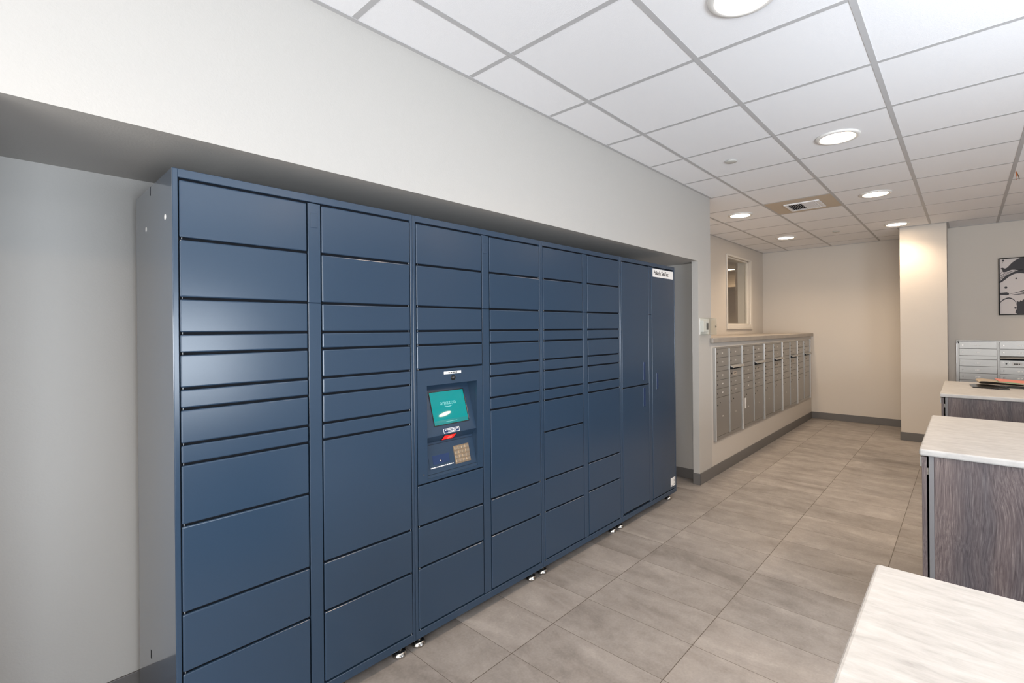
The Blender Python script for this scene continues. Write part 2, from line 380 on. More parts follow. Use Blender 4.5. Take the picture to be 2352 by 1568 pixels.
w.box(-1.15, 2.95, YMIN-0.14, YMIN, 0, 0.35); w.box(-1.15, 2.95, YMIN-0.14, YMIN, 2.62, HC+0.1)
struct('wall_right', w, M['wall'])
# room behind the pass-through window
w = MB(); w.box(4.9, 12.2, 6.4, 6.54, 0, HC); w.box(12.06, 12.2, 2.72, 6.4, 0, HC); w.box(4.9, 5.04, 2.72, 6.4, 0, HC)
w.box(9.3, 12.06, 3.05, 3.20, 0, HC); w.box(11.0, 12.06, 3.2, 6.4, 2.35, HC)
struct('wall_inner_office', w, M['office_wall'])

# baseboards
BH = 0.104; bt = 0.009
struct('baseboard_left', MB().box(4.34-bt, XF-bt, YW-bt, YW, 0, BH, 0.002).box(4.34-bt, 4.34, YW-bt, 1.888, 0, BH, 0.002), M['base'])
struct('baseboard_recess', MB().box(-0.03, 4.47-bt, YB-bt, YB, 0, 0.092, 0.002).box(4.47-bt, 4.47, 1.888, YB-bt, 0, 0.092, 0.002), M['base'])
struct('baseboard_far', MB().box(XF-bt, XF, 0.62, YW, 0, BH, 0.002), M['base'])
struct('baseboard_pillar', MB().box(7.70-bt, 7.70, 0.162-bt, 0.615+bt, 0, BH, 0.002).box(7.70, XF-bt, 0.615, 0.615+bt, 0, BH, 0.002).box(7.70, XA-bt, 0.162-bt, 0.162, 0, BH, 0.002), M['base'])
struct('baseboard_art', MB().box(XA-bt, XA, YMIN, 0.15, 0, BH, 0.002), M['base'])

# pass-through window
win = bpy.data.objects.new('window_1', None); C.objects.link(win); win.location = ((WX0+WX1)/2, YR, WZ0); win['kind'] = 'structure'
f = MB(); t = 0.055; ya, yb = YR-0.016, YR+0.0
f.box(WX0-0.03, WX0, ya, yb, WZ0-t, WZ1+t*0.5, 0.004); f.box(WX1, WX1+0.09, ya, yb, WZ0-t, WZ1+t*0.5, 0.004)
f.box(WX0, WX1, ya, yb, WZ0-t, WZ0, 0.004); f.box(WX0, WX1, ya, yb, WZ1, WZ1+t*0.5, 0.004)
for x0, x1, z0, z1 in [(WX0, WX0+0.02, WZ0, WZ1), (WX1-0.02, WX1, WZ0, WZ1), (WX0, WX1, WZ0, WZ0+0.02), (WX0, WX1, WZ1-0.02, WZ1)]:
    f.box(x0, x1, YR+0.02, YR+0.06, z0, z1, 0.002)
f.build('window_frame', M['trim_white'], win)
MB().box(WX0+0.019, WX1-0.019, YR+0.036, YR+0.042, WZ0+0.019, WZ1-0.019).build('window_pane', M['glass'], win)
MB().box(WX0-0.03, WX1+0.09, YR-0.022, YR, WZ0-t-0.012, WZ0-t, 0.003).build('window_sill', M['trim_white'], win)

# stone ledge on the half wall
led = MB().box(4.60, XF, YW-0.035, YR, 1.295, 1.345, 0.006, 3)
led.bm.verts.ensure_lookup_table()
led = MB(); led.box(4.600, XF-0.002, YW-0.035, YW-0.001, 1.297, 1.346, 0.006, 3); led.box(4.637, XF-0.002, YW-0.006, YR-0.002, 1.2965, 1.346)
tag(led.build('ledge_top', M['ledge']), 'long pale stone-look ledge capping the half wall above the aluminium mailboxes', 'ledge')

# ------------------------------------------------------------------ parcel lockers
YL = 1.830; LZ0, LZ1 = 0.063, 1.957
J8 = [1.739, 1.551, 1.440, 1.376, 1.266, 1.202, 1.091, 1.028]
MB_B = [0.377, 1.254, 2.128, 2.993, 3.862]
hinge_side = {}
def door(root, x0, x1, z0, z1, hinge, name='door'):
    g_ = 0.0040
    d = MB().box(x0, x1, YL-0.001, YL+0.013, z0+g_, z1-g_, 0.0042, 3).build(name, M['blue_door'], root)
    hx = x0+0.006 if hinge == 'L' else x1-0.006
    MB().cyl((hx, YL+0.002, z0+0.0005), (0, 0, 1), 0.0017, 0.0080, 8).build('hinge_pin', M['pin'], d, smooth=True)
    return d
def locker_body(b0, b1, cavity=None):
    m = MB(); sc = (b1-b0)/0.877
    L0, L1, S0, S1, R0, R1 = [b0+v*sc for v in (0.018, 0.412, 0.4165, 0.4635, 0.468, 0.861)]
    Yi, Yk = YL+0.016, 2.385
    # front frame
    m.box(b0+0.0006, L0-0.003, YL, Yi, LZ0, LZ1, 0.0015, 1); m.box(R1+0.003, b1-0.0006, YL, Yi, LZ0, LZ1, 0.0015, 1)
    m.box(L0-0.0045, R1+0.0045, YL, Yi, 1.9295, LZ1, 0.0015, 1); m.box(L0-0.0045, R1+0.0045, YL, Yi, LZ0, 0.0965, 0.0015, 1)
    # carcass
    if not cavity: m.box(b0+0.0006, b1-0.0006, Yi, Yk, LZ0, LZ1)
    else:
        cx0, cx1, cz0, cz1 = cavity
        m.box(b0+0.0006, cx0, Yi, Yk, LZ0, LZ1); m.box(cx1, b1-0.0006, Yi, Yk, LZ0, LZ1)
        m.box(cx0, cx1, Yi, Yk, LZ0, cz0); m.box(cx0, cx1, Yi, Yk, cz1, LZ1); m.box(cx0, cx1, 1.97, Yk, cz0, cz1)
    return m, (L0, L1, S0, S1, R0, R1)
def locker(i, label, lz, rz, cavity=None):
    b0, b1 = MB_B[i], MB_B[i+1]
    root = thing('parcel_locker', label, 'locker', ((b0+b1)/2, 2.10, 0), 'blue parcel locker units in the wall niche')
    m, (L0, L1, S0, S1, R0, R1) = locker_body(b0, b1, cavity); m.build('cabinet_body', M['blue'], root)
    shade_mb = MB()  # dark sheet behind the doors that paints the shade in their gaps
    for x0, x1 in ((L0, L1), (R0, R1)):
        if cavity and x0 == L0: shade_mb.box(x0-0.003, x1+0.003, YL+0.0135, YL+0.0165, 1.262, 1.93); shade_mb.box(x0-0.003, x1+0.003, YL+0.0135, YL+0.0165, 0.097, 0.75)
        else: shade_mb.box(x0-0.003, x1+0.003, YL+0.0135, YL+0.0165, 0.097, 1.93)
    shade_mb.box(S0-0.002, S1+0.002, YL+0.0135, YL+0.0165, 0.097, 1.93); shade_mb.build('gap_shade_sheet', M['dark'], root)
    for zs, x0, x1, hs in ((lz, L0, L1, 'L'), (rz, R0, R1, 'R')):
        for z1, z0 in zip(zs, zs[1:]):
            if (z1, z0) == ('T',): continue
            if isinstance(z1, tuple) or (cavity and x0 == L0 and abs(z1-1.266) < 1e-6): continue
            door(root, x0, x1, z0, z1, hs, 'locker_door')
    sp = MB(); sp.box(S0, S1, YL+0.0005, YL+0.012, 1.5515, 1.926, 0.0012, 1); sp.box(S0, S1, YL+0.0005, YL+0.012, 0.100, 1.5495, 0.0012, 1)
    spine = sp.build('centre_spine', M['blue'], root)
    MB().box(S0+0.009, S1-0.012, YL-0.0012, YL+0.001, 1.834, 1.889, 0.0006, 1).build('cover_plate', M['blue'], spine)
    for fx in (b0+0.05, b1-0.05):
        for fy in (1.885, 2.33):
            MB().lathe((fx, fy, 0), (0, 0, 1), [(0, 0), (0.030, 0), (0.032, 0.004), (0.032, 0.010), (0.028, 0.014), (0.027, 0.020), (0.020, 0.024), (0.010, 0.026), (0.010, LZ0), (0, LZ0)]).build('foot', M['chrome'], root, smooth=True)
    return root, (L0, L1, S0, S1, R0, R1)
T0, DB = 1.926, 0.100
lz1 = [T0]+J8+[0.837, 0.561, 0.374, DB]; rz1 = [T0]+J8+[0.560, 0.371, DB]
r1, _ = locker(0, 'blue locker bank nearest the camera, its grey side panel showing, two columns of doors', lz1, rz1)
for y, z in ((1.918, 1.816), (2.206, 1.817)):
    MB().cyl((0.3764, y, z), (1, 0, 0), 0.009, 0.002, 20).build('hole_plug', M['white'], r1, smooth=False)
MB().box(0.3764, 0.3776, YL+0.001, 2.385, LZ0+0.001, LZ1-0.001).build('side_panel', M['blue_side'], r1, label='smooth glossy side panel')
MB().box(0.3758, 0.378, 2.176, 2.188, 0.276, 0.306, 0.0008, 1).build('side_slot', M['dark'], r1)
MB().box(0.3758, 0.378, 2.13, 2.133, 1.925, 1.9565).build('panel_seam', M['dark'], r1)

# bank with the touch screen terminal
CX0, CX1 = 1.315, 1.634
lz2 = [T0, 1.739, 1.551, 1.440, 1.376, 1.266, 0.747, 0.561, 0.374, DB]; rz2 = [T0]+J8+[0.567, 0.378, DB]
r2, (L0, L1, S0, S1, R0, R1) = locker(1, 'blue locker bank with the teal touch screen and number keypad', lz2, rz2, cavity=(CX0, CX1, 0.757, 1.20))
tp = MB(); HX0, HX1, HZ0, HZ1 = 1.323, 1.626, 0.765, 1.190; pz0, pz1 = 0.7504, 1.2626
tp.box(L0, HX0, YL-0.001, YL+0.013, pz0, pz1); tp.box(HX1, L1, YL-0.001, YL+0.013, pz0, pz1)
tp.box(HX0, HX1, YL-0.001, YL+0.013, HZ1, pz1); tp.box(HX0, HX1, YL-0.001, YL+0.013, pz0, HZ0)
tp.box(HX0-0.004, HX0, YL+0.012, 1.94, HZ0-0.005, HZ1+0.005); tp.box(HX1, HX1+0.004, YL+0.012, 1.94, HZ0-0.005, HZ1+0.005)
term = tp.build('terminal_panel', M['blue'], r2)
def up_y(z): return 1.850 + (z-0.9956)*1.15*(1.8891-1.850)/(1.1469-0.9956)     # tilted screen plane
def lo_y(z): return 1.840 + (z-0.7957)*(1.8606-1.840)/(0.8792-0.7957)     # tilted keypad plane
prof = [(YL+0.008, HZ1+0.004), (1.915, HZ1+0.004), (up_y(1.178), 1.178), (up_y(0.953), 0.953), (up_y(0.953)-0.0005, 0.950), (1.8700, 0.9160), (lo_y(0.770), 0.770), (YL+0.002, 0.764), (YL+0.010, 0.757), (1.955, 0.757), (1.955, HZ1+0.008), (YL+0.008, HZ1+0.008)]
MB().prism(prof, lambda p: Vector((HX0-0.002, p[0], p[1])), lambda p: Vector((HX1+0.002, p[0], p[1]))).build('recessed_console', M['blue'], term)
def plane_fn(yf, x0, zb, dz, out):
    """flat local frame on a tilted console face"""
    s = (yf(1.0)-yf(0.0)); L = math.hypot(s, 1); ey, ez = s/L, 1/L; ny, nz = -1/L, s/L
    def fn(u, v, w=0.0): return Vector((x0+u, yf(zb)+v*ey+(out+w)*ny, zb+v*ez+(out+w)*nz))
    return fn
def slab(fn, u0, u1, v0, v1, w0, w1):
    m = MB(); vs = [m.bm.verts.new(fn(u, v, w_)) for u, v, w_ in [(u0, v0, w0), (u1, v0, w0), (u1, v1, w0), (u0, v1, w0), (u0, v0, w1), (u1, v0, w1), (u1, v1, w1), (u0, v1, w1)]]
    for q in ((0, 1, 2, 3), (7, 6, 5, 4), (0, 4, 5, 1), (1, 5, 6, 2), (2, 6, 7, 3), (3, 7, 4, 0)): m.bm.faces.new([vs[k] for k in q])
    return m
SF = plane_fn(up_y, 1.3801, 0.9956, 0, 0.0); SWd = 0.2043; SHt = math.hypot(1.1469-0.9956, 1.8891-1.85)
bz = slab(SF, -0.004, SWd+0.005, -0.004, SHt+0.004, -0.001, 0.0022).build('screen_bezel', M['black'], term)
scr = slab(SF, 0.0, SWd, 0.0, SHt, 0.001, 0.0030).build('touch_screen', M['screen'], r2, label='lit teal touch screen')
slab(SF, 0.0, SWd, 0.0, 0.020, 0.0028, 0.0033).build('status_band', M['screen_dark'], scr)
slab(SF, 0.068, 0.135, 0.0095, 0.0115, 0.0032, 0.0036).build('status_line', M['screen_text'], scr)
text('screen_lettering', 'amazon', 0.031, lambda u, v, w_: SF(0.0995+u, 0.0915+v, 0.0034+w_), M['screen_text'], scr, 'CENTER', th=0.0002)
sm = MB(); arc = []                                    # the curved smile under the lettering
N = 14
for k in range(N+1):
    s_ = -1+2*k/N; arc.append((0.099+0.024*s_, 0.0865-0.0052*(1-s_*s_), 0.0014*(1-abs(s_)**3)+0.0004))
top = [(x, y+h) for x, y, h in arc]; bot = [(x, y-h) for x, y, h in arc]
sm.prism(top+bot[::-1], lambda p: SF(p[0], p[1], 0.0031), lambda p: SF(p[0], p[1], 0.0036)); sm.build('smile_mark', M['screen_text'], scr)
slab(SF, SWd+0.004, SWd+0.006, 0.01, SHt-0.03, 0.0, 0.003).build('stylus_clip', M['chrome'], term)
KF = plane_fn(lo_y, 1.4946, 0.7957, 0, 0.0); KW = 0.0957; KH = math.hypot(0.8792-0.7957, 1.8606-1.84)
kp = slab(KF, 0, KW, 0, KH, -0.001, 0.0025).build('keypad', M['keypad'], r2, label='metal keypad with sixteen keys')
for r_ in range(4):
    for c_ in range(4):
        kw = 0.015 if c_ < 3 else 0.022
        u = 0.007+c_*0.0215; v = 0.007+r_*0.0200
        slab(KF, u, u+kw, v, v+0.0125, 0.002, 0.0052).build('key', M['key'], kp)
slab(KF, -0.150, -0.006, 0.0, 0.0705, -0.001, 0.0012).build('reader_plate', M['blue'], term)
rd = slab(KF, -0.128, -0.032, 0.0215, 0.062, 0.0008, 0.0022).build('card_reader', M['blue_tray'], term)
rd2 = MB(); c0 = KF(-0.085, 0.034, 0.003); rd2.cyl(c0, (0, -1, 0.25), 0.0045, 0.004, 12); rd2.build('keyhole', M['chrome'], rd, smooth=True)
microprint('reader_caption', lambda u, v, w_: KF(u, v, 0.0013+w_), -0.145, -0.012, 0.006, 0.0115, M['label_white'], term, 3)
# seam round the service plate
for u0, u1, v0, v1 in [(-0.172, 0.128, -0.0185, -0.0172), (-0.172, 0.128, 0.1135, 0.1148)]:
    slab(KF, u0, u1, v0, v1, -0.0005, 0.0006).build('plate_seam', M['dark'], term)
MB().cyl((1.475, YL-0.002, 1.2165), (0, -1, 0), 0.0145, 0.006, 24, r2=0.0115).build('camera_lens', M['black'], term, smooth=False)
MB().lathe((1.475, YL-0.004, 1.2165), (0, -1, 0), [(0.010, 0), (0.0085, 0.004), (0.005, 0.0065), (0, 0.0075)], 20).build('lens_dome', M['black'], term, smooth=True)
lb = MB().box(1.420, 1.524, YL-0.0018, YL-0.0009, 1.2355, 1.2480).build('notice_strip', M['label_white'], term)
microprint('notice_print', lambda u, v, w_: Vector((1.420+u, YL-0.0019-w_, 1.2355+v)), 0.026, 0.080, 0.0035, 0.0092, M['ink'], lb, 5)
zf = plane_fn(up_y, 1.425, 0.9555, 0, 0)
lab = slab(zf, 0.0, 0.095, -0.001, 0.020, -0.0005, 0.0008).build('scan_label', M['label_white'], term)
slab(zf, 0.002, 0.093, 0.001, 0.018, 0.0004, 0.0010).build('label_face', M['blue_tray'], lab)
microprint('label_print', lambda u, v, w_: zf(u, v, 0.0011+w_), 0.008, 0.088, 0.0105, 0.0160, M['label_white'], lab, 8)
microprint('label_print', lambda u, v, w_: zf(u, v, 0.0011+w_), 0.026, 0.070, 0.0030, 0.0085, M['label_white'], lab, 9)
# scanner window sits in the undercut between screen and keypad
def under(z): return 1.8700-(z-0.9160)*(1.8700-(up_y(0.953)-0.0005))/0.0340
UF = plane_fn(under, 1.425, 0.9175, 0, 0)
slab(UF, 0.0, 0.080, 0.0, 0.040, -0.001, 0.0015).build('scanner_housing', M['black'], term)
sw = slab(UF, 0.006, 0.074, 0.006, 0.037, 0.001, 0.0025).build('scanner_window', M['red'], term)
slab(UF, 0.034, 0.058, 0.012, 0.028, 0.0022, 0.0030).build('scanner_beam', M['red_hot'], sw)
MB().cyl((1.302, YL-0.002, 0.790), (0, -1, 0), 0.003, 0.002, 12).build('screw', M['chrome'], term)

r3, _ = locker(2, 'blue locker bank right of the touch screen bank, two plain columns of doors', [T0]+J8+[0.843, 0.566, 0.378, DB], [T0]+J8+[0.568, 0.385, DB])
r4, (L0, L1, S0, S1, R0, R1) = locker(3, 'blue locker bank at the far end with tall doors and a white name sign', [T0, 1.014, 0.110], [T0, 0.100])
def pull(x0, x1, z0, z1):
    p_ = MB().box(x0-0.003, x1+0.003, YL-0.003, YL+0.001, z0-0.004, z1+0.004, 0.001, 1).build('door_pull', M['blue'], r4)
    MB().box(x0, x1, YL-0.0042, YL-0.0028, z0, z1).build('pull_recess', M['blue_tray'], p_)
pull(3.312, 3.338, 1.052, 1.184); pull(3.312, 3.338, 0.852, 0.990); pull(3.522, 3.547, 0.962, 1.087)
sg = MB().box(3.472, 3.826, YL-0.0035, YL-0.001, 1.850, 1.915, 0.0006, 1).build('name_sign', M['label_white'], r4, label='white sign lettered Polaris SeaTac')
text('sign_lettering', 'Polaris SeaTac', 0.048, lambda u, v, w_: Vector((3.487+u, YL-0.0038-w_, 1.868+v)), M['ink'], sg, bold=0.0012, sx=0.90, th=0.0003)
st = MB().box(3.754, 3.836, YL-0.0025, YL-0.001, 0.127, 0.197).build('sticker', M['label_white'], r4, label='small white sticker with fine print')
m = MB()
for k in range(5): m.box(3.806, 3.830-0.004*(k % 2), YL-0.0029, YL-0.0023, 0.186-k*0.011, 0.189-k*0.011)
m.box(3.760, 3.798, YL-0.0029, YL-0.0023, 0.133, 0.1365); m.build('sticker_print', M['ink'], st)

# ------------------------------------------------------------------ mailbox clusters
def mailbox(fn, root, first, w=0.770, h=0.912, slot_z=0.705, flap=True):
    """fn(u, d, v): along the face, out of the wall, up"""
    def bx(u0, u1, d0, d1, v0, v1, bev=0.0, mb=None):
        mb = mb or MB(); t_ = MB().box(u0, u1, d0, d1, v0, v1, bev, 2)
        for v_ in t_.bm.verts: v_.co = Vector(fn(v_.co.x, v_.co.y, v_.co.z))
        me = bpy.data.meshes.new('t'); t_.bm.to_mesh(me); t_.bm.free(); mb.bm.from_mesh(me); bpy.data.meshes.remove(me); return mb
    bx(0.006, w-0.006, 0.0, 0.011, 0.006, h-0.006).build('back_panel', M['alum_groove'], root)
    fr = MB()
    bx(0, 0.024, 0, 0.026, 0, h, 0.002, fr); bx(w-0.024, w, 0, 0.026, 0, h, 0.002, fr)
    bx(0.024, w-0.024, 0, 0.016, h-0.018, h, 0.002, fr); bx(0.024, w-0.024, 0, 0.016, 0, 0.034, 0.002, fr)
    fr.build('frame', M['alum'], root)
    ed = MB(); bx(w-0.010, w, 0.0255, 0.030, 0.004, h-0.004, 0.001, ed); bx(0, 0.004, 0.0255, 0.030, 0.004, h-0.004, 0, ed)
    ed.build('lit_edge_strip', M['alum_lit'], root)  # painted bright where the frame sides catch light
    dv = MB(); bx(w/2-0.012, w/2+0.012, 0.011, 0.022, 0.034, h-0.018, 0.002, dv)
    dv.build('divider', M['alum'], root); dv = bx(w/2-0.002, w/2+0.004, 0.0215, 0.027, 0.034, h-0.018, 0.001)
    dv.build('divider_ridge', M['alum'], root)
    def bdoor(u0, u1, v0, v1, num, lock_v=None, lab=True, lock_u=0.034):
        d_ = bx(u0+0.002, u1-0.002, 0.010, 0.019, v0+0.0018, v1-0.0018, 0.001).build('mailbox_door', M['alum'], root)
        lv = (v0+v1)/2 if lock_v is None else lock_v
        c_ = Vector(fn(u0+lock_u, 0.0205, lv)); ax = Vector(fn(0, 1, 0))-Vector(fn(0, 0, 0))
        MB().cyl(c_, ax, 0.0075, 0.007, 12).build('lock', M['lock_steel'], d_, smooth=False)
        if lab:
            if first < 146: microprint('number_label', lambda u, v, w_: fn((u0+u1)/2+u, 0.0192+w_, (v0+v1)/2+v), -0.016, 0.018, -0.008, 0.010, M['number_dim'], d_, n_)
            else: text('number_label', num, 0.022, lambda u, v, w_: Vector(fn((u0+u1)/2+0.0+u, 0.0192+w_, (v0+v1)/2-0.008+v)), M['number'], d_, 'CENTER', bold=0.0006, th=0.0002)
        return d_
    A0, A1, B0, B1 = 0.026, w/2-0.013, w/2+0.013, w-0.026
    rows = [(0.894, 0.807), (0.807, 0.720)]; low = [(0.674, 0.588), (0.588, 0.502), (0.502, 0.416)]
    n_ = first
    for v1, v0 in rows: bdoor(A0, A1, v0, v1, '#%d' % n_); n_ += 1
    bx(A0, A1, 0.010, 0.017, 0.676, 0.7185, 0.001).build('blank_panel', M['alum'], root)
    for v1, v0 in low: bdoor(A0, A1, v0, v1, '#%d' % n_); n_ += 1
    d_ = bdoor(A0, A1, 0.036, 0.416, '', lock_v=0.345, lab=False)
    MB().cyl(Vector(fn(A0+0.10, 0.0205, 0.365)), Vector(fn(0, 1, 0))-Vector(fn(0, 0, 0)), 0.006, 0.005, 10).build('coin_lock', M['black'], d_)
    microprint('number_label', lambda u, v, w_: fn((A0+A1)/2+u, 0.0192+w_, 0.215+v), -0.012, 0.014, 0, 0.018, M['number_dim'], d_, 6)
    for v1, v0 in rows: bdoor(B0, B1, v0, v1, '#%d' % n_); n_ += 1
    # outgoing slot: dark gap with its hood, then the service panel
    hood = MB()
    prof_ = [(0.010, 0.7185), (0.018, 0.7185), (0.050, 0.704), (0.056, 0.692), (0.052, 0.690), (0.046, 0.698), (0.016, 0.711), (0.010, 0.711)]
    hood.prism(prof_, lambda p: Vector(fn(B0+0.002, p[0], p[1])), lambda p: Vector(fn(B1-0.002, p[0], p[1])))
    hood.build('mail_slot_hood', M['alum'], root)
    hd = MB(); hd.prism([(0.0128, 0.7105), (0.045, 0.697), (0.050, 0.689), (0.0128, 0.690)], lambda p: Vector(fn(B0+0.004, p[0], p[1])), lambda p: Vector(fn(B1-0.004, p[0], p[1]))); hd.build('slot_flap', M['black'], root)
    bx(B0, B1, 0.0105, 0.0125, 0.672, 0.716).build('mail_slot', M['dark'], root)
    s_ = bx(B0+0.002, B1-0.002, 0.010, 0.019, 0.590, 0.672, 0.001).build('service_panel', M['alum'], root)
    MB().cyl(Vector(fn(B0+0.055, 0.0205, 0.630)), Vector(fn(0, 1, 0))-Vector(fn(0, 0, 0)), 0.009, 0.006, 14).build('master_lock', M['black'], s_)
    for du in (-0.028, 0.028):
        for dvv in (-0.018, 0.018):
            MB().cyl(Vector(fn(B0+0.055+du, 0.0195, 0.630+dvv)), Vector(fn(0, 1, 0))-Vector(fn(0, 0, 0)), 0.003, 0.004, 8).build('screw', M['chrome'], s_)
    pl = bx(B0+0.105, B0+0.195, 0.0185, 0.0200, 0.612, 0.648).build('outgoing_plate', M['label_white'] if first == 146 else M['plate_tan'], s_)
    microprint('plate_print', lambda u, v, w_: fn(B0+u, 0.0201+w_, v), 0.118, 0.182, 0.622, 0.637, M['ink'], pl, 4)
    for v1, v0 in [(0.588, 0.502), (0.502, 0.416)]: bdoor(B0, B1, v0, v1, '#%d' % n_); n_ += 1
    d_ = bdoor(B0, B1, 0.036, 0.416, '', lock_v=0.345, lab=False)
    MB().cyl(Vector(fn(B0+0.10, 0.0205, 0.365)), Vector(fn(0, 1, 0))-Vector(fn(0, 0, 0)), 0.006, 0.005, 10).build('coin_lock', M['black'], d_)
    microprint('number_label', lambda u, v, w_: fn((B0+B1)/2+u, 0.0192+w_, 0.215+v), -0.012, 0.014, 0, 0.018, M['number_dim'], d_, 7)
mlabels = ['aluminium mailbox cluster nearest the locker niche, first of five below the ledge',
           'aluminium mailbox cluster below the ledge with a white sticker on its left parcel door',
           'aluminium mailbox cluster in the middle of the five below the ledge',
           'aluminium mailbox cluster below the ledge, next to last before the far wall',
           'aluminium mailbox cluster below the ledge, farthest away, beside the corner with the far wall']
X0M = 4.672; UW = 0.7685
for k in range(5):
    root = thing('mailbox_cluster', mlabels[k], 'mailbox', (X0M+UW*(k+0.5), YW, 0.340), 'aluminium mailbox clusters under the ledge')
    x0 = X0M+UW*k
    mailbox(lambda u, d, v, x0=x0: (x0+u, YW-0.0002-d, 0.340+v), root, 101+10*k, w=UW-0.001)
    if k == 1:
        MB().box(x0+0.075, x0+0.115, YW-0.0205, YW-0.0190, 0.340+0.215, 0.340+0.330).build('sticker', M['label_white'], root)
root = thing('mailbox_cluster', 'bright silver mailbox cluster on the right wall behind the farthest counter, below the print', 'mailbox', (XA, -0.29, 0.345))
mailbox(lambda u, d, v: (XA-0.0002-d, 0.088-u, 0.3475+v), root, 146, w=0.770)
text('row_letter', 'N', 0.045, lambda u, v, w_: Vector((XA-0.0305-w_, 0.086-u, 1.2195+v)), M['ink'], root, bold=0.0028, sx=0.75, th=0.0003)

# thermostat with clear guard on the wall end
root = thing('thermostat', 'white wall thermostat under a clear locking guard at the end of the niche wall', 'thermostat', (4.465, YW, 1.378))
MB().box(4.362, 4.572, YW-0.006, YW, 1.380, 1.531, 0.003).build('back_plate', M['white'], root)
tb = MB().box(4.375, 4.500, YW-0.034, YW-0.006, 1.405, 1.512, 0.004).build('thermostat_body', M['white'], root)
MB().box(4.440, 4.492, YW-0.0355, YW-0.0335, 1.425, 1.490).build('display', M['alum_groove'], tb)
gd = MB(); q = 0.003; y0, y1 = YW-0.080, YW-0.006
gd.box(4.362, 4.572, y0, y0+q, 1.380, 1.531); gd.box(4.362, 4.362+q, y0+q, y1, 1.380, 1.531); gd.box(4.572-q, 4.572, y0+q, y1, 1.380, 1.531)
gd.box(4.365, 4.569, y0+q, y1, 1.380, 1.383); gd.box(4.365, 4.569, y0+q, y1, 1.528, 1.531)
gd = gd.build('clear_guard', M['acrylic'], root)
MB().cyl((4.545, y0-0.002, 1.455), (0, -1, 0), 0.009, 0.008, 16).build('guard_lock', M['chrome'], gd)

# ------------------------------------------------------------------ work islands
def island(x0, x1, clabel, blabel, y_end=-1.70):
    yl, zt = 0.160, 0.890; ct = 0.030
    top = MB().box(x0, x1, y_end, yl, zt-ct, zt, 0.008, 3)
    tag(top.build('countertop', M['counter']), clabel, 'countertop', 'pale countertops of the work islands')
    root = thing('base_cabinet', blabel, 'cabinet', ((x0+x1)/2, (yl+y_end)/2, 0), 'wood-grain cabinets of the work islands')
    zb = zt-ct-0.001; a0, a1 = x0+0.012, x1-0.012
    MB().box(a0+0.020, a1-0.020, y_end+0.02, 0.126, 0.0, zb).build('carcass', M['edge_grey'], root)
    MB().box(a0, a0+0.0195, y_end+0.02, 0.1085, 0.0, zb, 0.001, 1).build('end_panel', M['wood'], root)
    MB().box(a1-0.0195, a1, y_end+0.02, 0.1085, 0.0, zb, 0.001, 1).build('end_panel', M['wood'], root)
    MB().box(a0, a0+0.0195, 0.1090, 0.1270, 0.0, zb, 0.001, 1).build('edge_band', M['edge_grey'], root)
    MB().box(a1-0.0195, a1, 0.1090, 0.1270, 0.0, zb, 0.001, 1).build('edge_band', M['edge_grey'], root)
    half = (a0+a1)/2
    for i, (d0, d1) in enumerate(((a0, half-0.002), (half+0.002, a1))):
        d_ = MB().box(d0, d1, 0.1335, 0.1510, 0.02, zb-0.004, 0.001, 1).build('door', M['wood'], root)
        hx = d0+0.012 if i == 0 else d1-0.012
        for hz in (0.10, 0.79):
            MB().cyl((hx, 0.1300, hz), (0, 0, 1), 0.0035, 0.030, 10).build('hinge', M['chrome'], d_)
        MB().box(d0+0.02, d0+0.10, 0.151, 0.158, 0.805, 0.850, 0.001, 1).build('edge_pull', M['alum'], d_)
island(0.45, 1.378, 'bright white countertop cut by the bottom right corner, nearest the camera', 'wood-grain island cabinet hidden under the nearest white countertop')
island(2.786, 3.900, 'pale stone-look countertop on the middle work island with a bright front edge', 'grey-brown wood-grain cabinet of the middle work island')
island(5.178, 6.400, 'pale countertop on the farthest work island, a folded newspaper lying on it', 'dark wood-grain cabinet of the farthest work island, near the pillar')

# papers on the far island
zt = 0.890
mg = MB(); rows = []
for i in range(8):
    s_ = i/7; y = -0.045-0.235*s_
    rows.append([(5.83-0.05*s_+0.25*t_ - 0.02*math.sin(3*s_), y+0.02*t_, zt+0.0005+0.010*math.sin(math.pi*s_)*(0.4+0.6*t_)) for t_ in (0, 0.33, 0.66, 1)])
mg.sheet(rows, 0.007)
tag(mg.build('magazine', M['magazine_black'], smooth=False), 'glossy black magazine lying under the folded newspaper on the farthest counter', 'magazine')
root = thing('newspaper', 'folded tan newspaper with coral and green pages on the farthest counter', 'newspaper', (6.05, -0.30, zt))
nw = MB(); rows = []
for i in range(17):                                    # rolled fold: bottom sheet, curl at the left, top sheet
    if i < 5: y, z = -0.50+0.095*i, zt+0.020+0.002*i
    elif i < 12:
        a_ = -math.pi/2+math.pi*(i-4.5)/7; y, z = -0.105+0.028*math.cos(a_), zt+0.040+0.013*math.sin(a_)
    else: y, z = -0.12-0.095*(i-12), zt+0.054-0.007*(i-12)
    rows.append([(5.93, y-0.01, z), (6.05, y, z), (6.20, y+0.01, z)])
nw.sheet(rows, 0.0018); nw.build('folded_sheets', M['paper_tan'], root)
cv = MB(); cv.sheet([[(5.99, -0.22, zt+0.052), (6.30, -0.20, zt+0.052)], [(5.99, -0.40, zt+0.040), (6.30, -0.38, zt+0.042)], [(5.99, -0.75, zt+0.032), (6.30, -0.72, zt+0.034)]], 0.002)
cv.build('coral_page', M['paper_coral'], root)
cv = MB(); cv.sheet([[(5.955, -0.20, zt+0.0515), (5.988, -0.20, zt+0.0518)], [(5.955, -0.40, zt+0.0375), (5.988, -0.40, zt+0.0395)], [(5.955, -0.75, zt+0.029), (5.988, -0.75, zt+0.0315)]], 0.002)
cv.build('green_strip', M['paper_green'], root)

